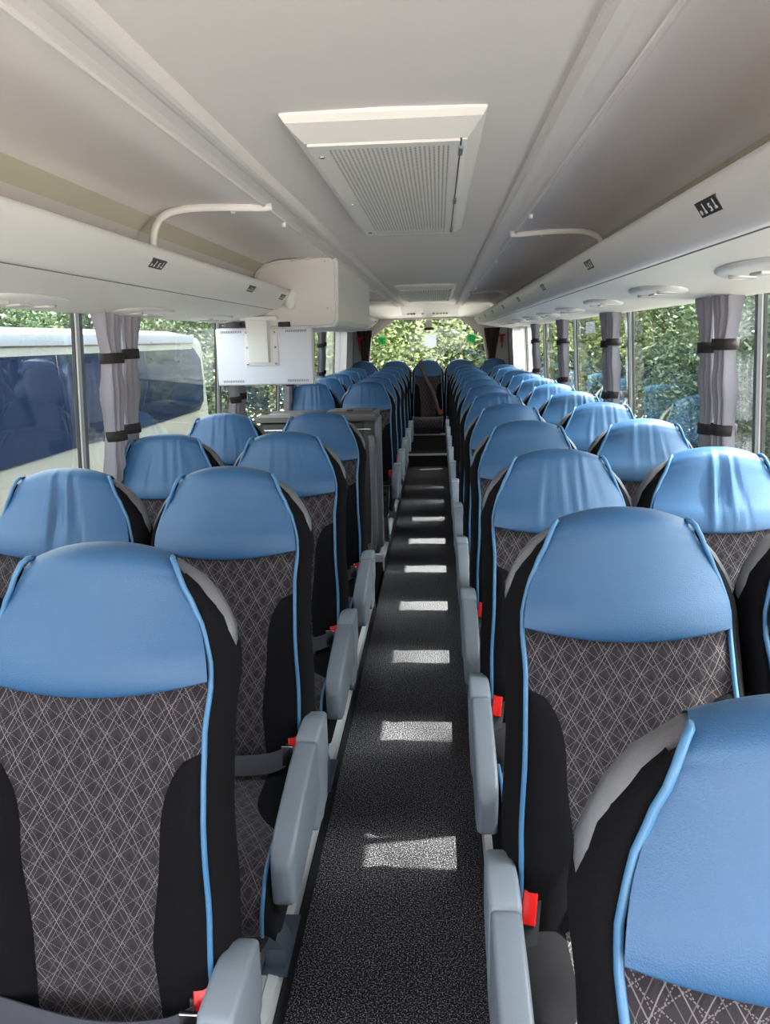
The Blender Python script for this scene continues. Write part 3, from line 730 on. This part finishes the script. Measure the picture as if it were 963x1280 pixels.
# local: x -.44..+.42 ; z top 1.02
ob('body', box_me('body', (-.42, -.12, .55), (.39, .16, .965), M['cab'], .02), cb)
t = ob('tray', mesh('tray', *loft([[(x, y, z) for x, y in ((-.44, -.17), (.03, -.17), (.03, .18), (-.44, .18))] for z in (.965, 1.0)], True), M['cabtop'], False), cb)
V = [(-.44, -.17, 1.0), (.03, -.17, 1.0), (.03, .18, 1.0), (-.44, .18, 1.0), (-.41, -.14, 1.018), (.0, -.14, 1.018), (.0, .15, 1.018), (-.41, .15, 1.018), (-.395, -.125, 1.003), (-.015, -.125, 1.003), (-.015, .135, 1.003), (-.395, .135, 1.003)]
F = [(i, (i+1) % 4, 4+(i+1) % 4, 4+i) for i in range(4)]+[(4+i, 4+(i+1) % 4, 8+(i+1) % 4, 8+i) for i in range(4)]+[(8, 9, 10, 11)]
ob('tray_rim', mesh('tray_rim', V, F, M['cabtop'], False), t)
ld = ob('lid', box_me('lid', (.035, -.17, .965), (.40, .18, 1.022), M['cabtop'], .012), cb)
ob('lid_inset', box_me('lid_inset', (.07, -.13, 1.0215), (.365, .15, 1.031), M['cabtop'], .005), ld)
ob('latch', box_me('latch', (.19, -.12, 1.030), (.235, -.06, 1.040), M['dark'], .003), ld)
ob('front_rib', box_me('front_rib', (-.40, -.135, .90), (.36, -.115, .912), M['chrome'], .004), cb)
ob('front_rib', box_me('front_rib', (-.40, -.135, .845), (.10, -.115, .855), M['arm2'], .004), cb)
ob('side_panel', box_me('side_panel', (.30, -.13, 0), (.40, .14, .98), M['cab'], .02), cb)
ob('end_post', box_me('end_post', (.385, -.15, .06), (.43, -.06, 1.0), M['shell'], .016), cb)
P = spl([Vector((.36, -.17, .86)), Vector((.37, -.215, .80)), Vector((.375, -.22, .6)), Vector((.375, -.22, .3)), Vector((.365, -.22, .10)), Vector((.35, -.18, .06)), Vector((.33, -.14, .07))], 6)
ob('handrail', mesh('handrail', *tube(P, .021, 12), M['shell']), cb)
ob('lower_panel', box_me('lower_panel', (-.41, -.08, 0), (.32, .10, .56), M['dark'], .01), cb)
sc = empty('stair_screen', (-.43, 4.30, PZ)); tag(sc, 'slim grey screen post with beige top standing behind the last front aisle seat', 'screen')
ob('post', box_me('post', (.05, -.02, 0), (.115, .03, .86), M['shell'], .012), sc)
ob('cap', box_me('cap', (.045, -.025, .85), (.12, .035, .95), M['cream'], .012), sc)
ob('panel', box_me('panel', (-.5, -.005, .05), (.06, .012, .84), M['cab'], .006), sc)

bx = empty('monitor_housing', (-.64, 4.2, 1.70)); tag(bx, 'white box housing built into the left luggage rack above the monitor', 'housing')
def boxprof(y, inset=0.):
    P = [(-.235-inset*0, .0), (.195, .0), (.21, .012), (.222, .04), (.228, .33), (.215, .362), (.20, .372), (-.10, .352), (-.17, .335), (-.215, .30), (-.235, .24)]
    cx_, cz_ = 0, .19
    return [(cx_+(x-cx_)*(1-inset), y, cz_+(z-cz_)*(1-inset)) for x, z in P]
ob('shell', mesh('shell', *loft([boxprof(.004, .06), boxprof(0, .03), boxprof(.006, .005), boxprof(.03), boxprof(1.9), boxprof(1.925, .02)]), M['white'], False), bx)
ob('front_cover', mesh('front_cover', *loft([boxprof(-.008, .085), boxprof(.001, .07)]), M['ceil'], False), bx)
for x, z in ((-.19, .29), (-.02, .345), (.06, .352), (.16, .338), (.165, .10), (-.19, .1)):
    ob('screw', mesh('screw', *tube([(x, .0, z), (x, -.012, z)], .006, 8), M['wallp']), bx)
ob('lip_end', mesh('lip_end', *loft([[(.0+.03*math.cos(a)-.03, y, .15+.055*math.sin(a)) for a in [2*PI*k/14 for k in range(14)]] for y in (-.04, .02)]), M['white']), bx)

tv = empty('monitor', (-.828, 4.2, 1.56)); tag(tv, 'white flat monitor seen from behind, hanging under the left luggage rack', 'monitor')
ob('back_cover', box_me('back_cover', (-.265, -.0, -.155), (.26, .035, .145), simple('monitor_white', (226, 226, 238), .4), .006), tv)
ob('bezel', box_me('bezel', (-.27, .034, -.16), (.265, .05, .15), M['ceil'], .004), tv)
ob('screen', box_me('screen', (-.245, .0495, -.135), (.24, .052, .125), M['dark'], 0), tv)
br = ob('bracket_plate', box_me('bracket_plate', (-.105, -.010, -.055), (.075, .002, .14), M['white'], .004), tv)
ob('bracket_arm', MB().add(loft([[(-.085, -.05, .19), (.03, -.05, .19), (.045, 0, .19), (-.085, 0, .19)], [(-.075, -.035, -.035), (.025, -.035, -.035), (.035, 0, -.035), (-.075, 0, -.035)]])).me('bracket_arm', M['white']), br)
for x in (-.092, .062):
    for z in (-.042, .045, .125): ob('screw', mesh('screw', *tube([(x, -.009, z), (x, -.014, z)], .006, 8), M['chrome']), br)
for x0, z in ((-.235, .128), (-.235, -.135), (.12, .128), (.12, -.135)):
    m = MB()
    for k in range(12): m.box((x0+k*.0098, -.0012, z-.006), (x0+k*.0098+.005, .002, z+.006))
    ob('vent_slots', m.me('vent_slots', M['seam']), tv)['kind'] = 'stuff'
ob('mount_foot', box_me('mount_foot', (-.11, -.06, .185), (.09, .05, .205), M['white'], .005), tv)
ob('cable_block', box_me('cable_block', (.085, -.02, .15), (.15, .02, .175), M['dark'], .004), tv)

# ------------------------------------------------------------------ curtains
def curtain(s, y0, y1, label, group, zs=(1.56, 1.17), mat='curt', sheer_=False, bot=.80):
    c = empty('curtain', (0, (y0+y1)/2, 1.2)); tag(c, label, 'curtain', group)
    hy = (y1-y0)/2; halves = ((-1, .0), (1, .0)) if not sheer_ else ((0, 0),)
    for hsign, _ in halves:
        rows = []; n = 42
        for i in range(25):
            z = 1.765-(1.765-bot)*i/24
            pin = min([1]+[.68+.32*min(1, abs(z-q)/.16)**.8 for q in zs]) if not sheer_ else 1
            # a little tighter lower down
            base = interp(z, [(bot, .80), (1.17, .74), (1.56, .78), (1.70, .96), (1.765, 1.0)]) if not sheer_ else 1
            row = []
            w = hy*(1 if hsign == 0 else .5)*base
            for j in range(n+1):
                u = -1+2*j/n; a = j/n*PI*2*(4.5 if hsign else 9)
                amp = (.020 if hsign else .016)*(1 if pin > .9 else .75)
                yy = hsign*w*.98+u*w*pin+.004*math.sin(a*.5+z*9)
                xx = wx(z, s)-s*(.050+amp*math.sin(a+hsign+math.sin(z*3)*.5)+.018*(1-u*u)*(1 if hsign else 0))
                row.append((xx, yy, z-1.2))
            rows.append(row)
        o = ob('cloth', mesh('cloth', *grid(rows), M[mat]), c)
        if not sheer_:
            for q in zs:
                q2 = q-(.0 if hsign*s < 0 else .012); w = hy*.5*interp(q, [(bot, .80), (1.17, .74), (1.56, .78), (1.70, .96)])*.70
                ring = []
                for (dz) in (-.018, .018):
                    ring.append([(wx(q2, s)-s*(.052+.040*math.sin(a)), hsign*w*1.36+math.cos(a)*(w+.006), q2+dz-1.2) for a in [2*PI*k/18 for k in range(18)]])
                ob('tie_band', mesh('tie_band', *loft(ring), M['strap']), c)
    return c
cn = {-1: ['nearest on the left', 'second on the left, behind the monitor', 'third on the left', 'fourth on the left', 'fifth on the left', 'x'],
      1: ['nearest on the right', 'second on the right', 'third on the right', 'fourth on the right', 'x']}
curtain(-1, 2.60, 2.97, 'grey-mauve gathered curtain with dark tie bands, nearest one on the left windows', 'gathered window curtains', (1.60, 1.325))
for k, (y, nm) in enumerate(((4.28, 'second on the left, below the monitor'), (5.92, 'third on the left beyond the monitor'), (7.60, 'fourth on the left near the rear'))):
    curtain(-1, y, y+.36, 'grey-mauve gathered curtain with dark tie bands, %s' % nm, 'gathered window curtains', (1.60, 1.325))
for k, (y, nm) in enumerate(((2.535, 'nearest one on the right windows'), (4.18, 'second on the right windows'), (5.82, 'third on the right windows'), (7.47, 'fourth on the right windows'))):
    curtain(1, y, y+.37, 'grey-mauve gathered curtain with dark tie bands, %s' % nm, 'gathered window curtains', (1.59, 1.31))
curtain(1, 8.75, 9.95, 'bright sunlit pale curtain drawn near the rear right corner', 'drawn rear curtains', mat='sheer', sheer_=True)
curtain(-1, 8.9, 9.9, 'bright sunlit pale curtain drawn near the rear left corner', 'drawn rear curtains', mat='sheer', sheer_=True)
for s in (-1, 1):
    x0 = -.93 if s < 0 else .86; nm = 'left' if s < 0 else 'right'
    c = empty('rear_curtain', (x0, 11.12, 1.5)); tag(c, 'dark brown curtain gathered at the %s edge of the rear window' % nm, 'curtain', 'rear window curtains')
    rows = []
    for i in range(12):
        z = 1.76-.62*i/11; w = interp(z, [(1.1, .10), (1.35, .05), (1.76, .11)])
        rows.append([(w*(-1+2*j/24), .02*math.sin(j*1.3), z-1.5) for j in range(25)])
    ob('cloth', mesh('cloth', *grid(rows), simple('dark_curtain', (70, 58, 56), .95)), c)
    h = empty('emergency_hammer', (-1.0 if s < 0 else 1.0, 11.12, 1.62)); tag(h, 'red emergency hammer on the rear wall panel, %s of the rear window' % nm, 'hammer', 'emergency hammers')
    ob('head', box_me('head', (-.045, -.02, .02), (.045, .02, .05), M['redd'], .008), h); ob('handle', box_me('handle', (-.011, -.015, -.14), (.011, .015, .03), M['redd'], .006), h)
    ob('holder', box_me('holder', (-.022, .015, -.06), (.022, .07, .04), M['redd'], .004), h)

def glass_sheet(name, label, cat, x, z, w, h, mat, tilt=0, group=None):
    o = ob(name, box_me(name, (-w/2, -.002, -h/2), (w/2, .002, h/2), mat, 0)); o.location = (x, YB-.02+.02, z); o.rotation_euler = (0, tilt, 0); tag(o, label, cat, group); return o
g1 = glass_sheet('exit_sticker', 'small green square sticker at the left of the rear window', 'sticker', -.69, 1.615, .10, .10, M['green'])
ob('pictogram', MB().box((-.015, -.004, -.03), (.005, -.002, .03)).box((-.03, -.004, .0), (.03, -.002, .012)).me('pictogram', M['paper']), g1)
g2 = glass_sheet('exit_sticker', 'green tilted sticker at the right of the rear window', 'sticker', .58, 1.62, .11, .10, M['green'], .3)
ob('pictogram', MB().box((-.015, -.004, -.03), (.005, -.002, .03)).box((-.03, -.004, .0), (.03, -.002, .012)).me('pictogram', M['paper']), g2)
glass_sheet('window_notice', 'white sheet stuck to the middle of the rear window', 'notice', .0, 1.60, .17, .16, M['paper'])
bl = empty('brake_lamp', (-.02, YB-.05, 1.765)); tag(bl, 'small dark brake lamp unit at the top of the rear window above the white sheet', 'lamp')
ob('housing', box_me('housing', (-.07, -.02, -.02), (.07, .03, .02), M['cab'], .008), bl); ob('stalk', box_me('stalk', (-.04, -.01, .015), (.04, .03, .12), M['ceil'], .005), bl)

# ------------------------------------------------------------------ outside
GZ = -1.25
st('ground', MB().box((-60, -30, GZ-.1), (60, 90, GZ)).me('ground', M['soil']), 'car park around the coach, paled to bounce light inside')
def leaves_me(name, n, R, seed, size, mat, clumps=26):
    rnd = random.Random(seed); V, F = [], []; cl = []
    for _ in range(clumps):
        while True:
            p = Vector((rnd.uniform(-1, 1), rnd.uniform(-1, 1), rnd.uniform(-1, 1)))
            if .3 < p.length < 1: break
        cl.append((Vector((p.x*R[0], p.y*R[1], p.z*R[2])), rnd.uniform(.25, .48)))
    for k in range(n):
        c, cr = cl[rnd.randrange(clumps)]
        d = Vector((rnd.gauss(0, 1), rnd.gauss(0, 1), rnd.gauss(0, 1))).normalized()*cr*rnd.uniform(.55, 1.05)
        p = c+Vector((d.x*R[0], d.y*R[1], d.z*R[2])); a = Vector((rnd.gauss(0, 1), rnd.gauss(0, 1), rnd.gauss(0, .6))).normalized()
        b = a.cross(Vector((rnd.gauss(0, 1), rnd.gauss(0, 1), rnd.gauss(0, 1)))).normalized(); s_ = size*rnd.uniform(.6, 1.3)
        i = len(V); V += [tuple(p-a*s_), tuple(p+b*s_*.42), tuple(p+a*s_), tuple(p-b*s_*.42)]; F.append((i, i+1, i+2, i+3))
    return mesh(name, V, F, mat, False)
LV = [leaves_me('foliage', 30000, (1.7, 1.9, 2.3), 1, .056, M['leaf'], 34), leaves_me('foliage', 30000, (1.7, 1.9, 2.3), 2, .052, M['leafd'], 34), leaves_me('foliage', 28000, (1.6, 1.8, 2.1), 3, .058, M['leafy'], 28)]
def tree(x, y, zc, sc_, kind, label, group, rz=0):
    t_ = empty('tree', (x, y, GZ), rz); tag(t_, label, 'tree', group)
    h = zc-GZ
    rings = [[(math.cos(a)*r, math.sin(a)*r, z) for a in [2*PI*k/8 for k in range(8)]] for r, z in ((.16, 0), (.11, .4), (.09, h*.6), (.04, h+.6))]
    ob('trunk', mesh('trunk', *loft(rings), M['bark']), t_)
    f = ob('foliage', LV[kind], t_, (0, 0, h)); f.scale = (sc_, sc_, sc_); f['kind'] = 'stuff'
    return t_
pr_ = ['thin-leaved', 'bushy', 'broad']
for k in range(8):
    y = 2.2+k*2.35
    tree(6.0+.5*math.sin(k*2.1), y, 1.1+.3*math.sin(k*1.7), 1.0, (1, 0, 1, 0, 1, 0, 0, 1)[k], '%s green tree outside the right-hand windows, %s in its row from the camera' % ('leafy' if k % 2 else 'darker', ORD[k]), 'trees outside on the right', k*1.1)
for k in range(7):
    y = 1.5+k*3.1
    tree(8.6+.4*math.cos(k*2.1), y, 1.6, 1.15, (0, 1, 1, 0)[k % 4], 'tall green tree in the back row outside the right windows, %s from the camera' % ORD[k], 'back row of trees on the right', k*1.9+.5)
for k, y in enumerate((2.5, 8.5, 14.5)):  # unseen trees added high up to shade the parked coach
    tree(8.4, y, 18.6, 2.0, 0, 'added unseen tall tree on the right shading the parked coach, %s from the camera' % ORD[k], 'added shade trees', k*1.3)
for k, x in enumerate((-6.2, -3.6, -1.4, .9, 3.2, 5.6)):
    tree(x, 18.5+(k % 2)*1.3, 1.5+.4*(k % 3), 1.15, (0, 2, 2, 0, 2, 2)[k], 'sunny green tree beyond the rear window, %s from the left' % ORD[k].replace('nearest', 'first'), 'trees behind the coach', k*1.3)
for k, x in enumerate((-5, -1.8, 1.8, 4.8)):
    tree(x, 22.5, 3.4, 1.5, (0, 1, 0, 1)[k], 'tall tree in the back row beyond the rear window, %s from the left' % ORD[k].replace('nearest', 'first'), 'far trees behind the coach', k*2.3)
for k in range(9):
    tree(-10.2-.4*math.sin(k*2.), 2.0+k*3.1, 2.0+.3*math.sin(k), 1.25, (1, 0, 1, 0)[k % 4], 'green tree beyond the parked coach outside the left windows, %s from the camera' % ORD[k], 'trees outside on the left', k*1.4)

# the coach parked alongside on the left
pc = empty('parked_coach', (-3.25, 3.2, GZ)); tag(pc, 'pale grey coach with dark blue windows parked outside the left-hand windows', 'coach')
Y0, Y1 = -7.5, 8.3
prof = [(-2.5, .35), (0, .35), (.02, .8), (.02, 1.95), (-.02, 2.90), (-.07, 3.0), (-.35, 3.06), (-1.25, 3.08), (-2.1, 3.06), (-2.45, 2.95), (-2.5, 2.0)]
rows = []
for y, f in ((Y0, .86), (Y0+.25, .97), (Y0+.6, 1), (Y1-.9, 1), (Y1-.35, .97), (Y1, .84)):
    rows.append([(-1.25+(x+1.25)*f, y, .35+(z-.35)*(1-(1-f)*.5)) for x, z in prof])
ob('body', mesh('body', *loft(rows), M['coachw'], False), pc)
# rounded window band made of separate dark panes
n = 7; wy0, wy1 = Y0+.5, Y1-.55; span = (wy1-wy0)/n
for k in range(n):
    a, b = wy0+k*span+.005, wy0+(k+1)*span-.005; last = k == n-1
    zt, zb = 2.90, 1.975
    pts = [(a, zb), (b, zb), (b, zt), (a, zt)] if not last else [(a, zb), (b-.35, zb+.01), (b-.12, zb+.12), (b-.02, zb+.4), (b-.02, zb+.7), (b-.25, zt-.08), (b-.5, zt), (a, zt)]
    V = [(.034-.06*(z-zb), y, z) for y, z in pts]; V2 = [(x-.03, y, z) for x, y, z in V]; m = len(V)
    ob('side_window', mesh('side_window', V+V2, [tuple(range(m))]+[(i, (i+1) % m, m+(i+1) % m, m+i) for i in range(m)], M['coachg'], False), pc)
ob('roof_rail', box_me('roof_rail', (-.07, Y0+.6, 2.895), (.01, Y1-.85, 3.0), simple('coach_rail_grey', (120, 126, 136), .4), .01), pc)
for y in (-5.2, 3.9, 5.2):
    ob('wheel', mesh('wheel', *tube([(-.25, y, .5), (.03, y, .5)], .5, 24), M['tyre']), pc)
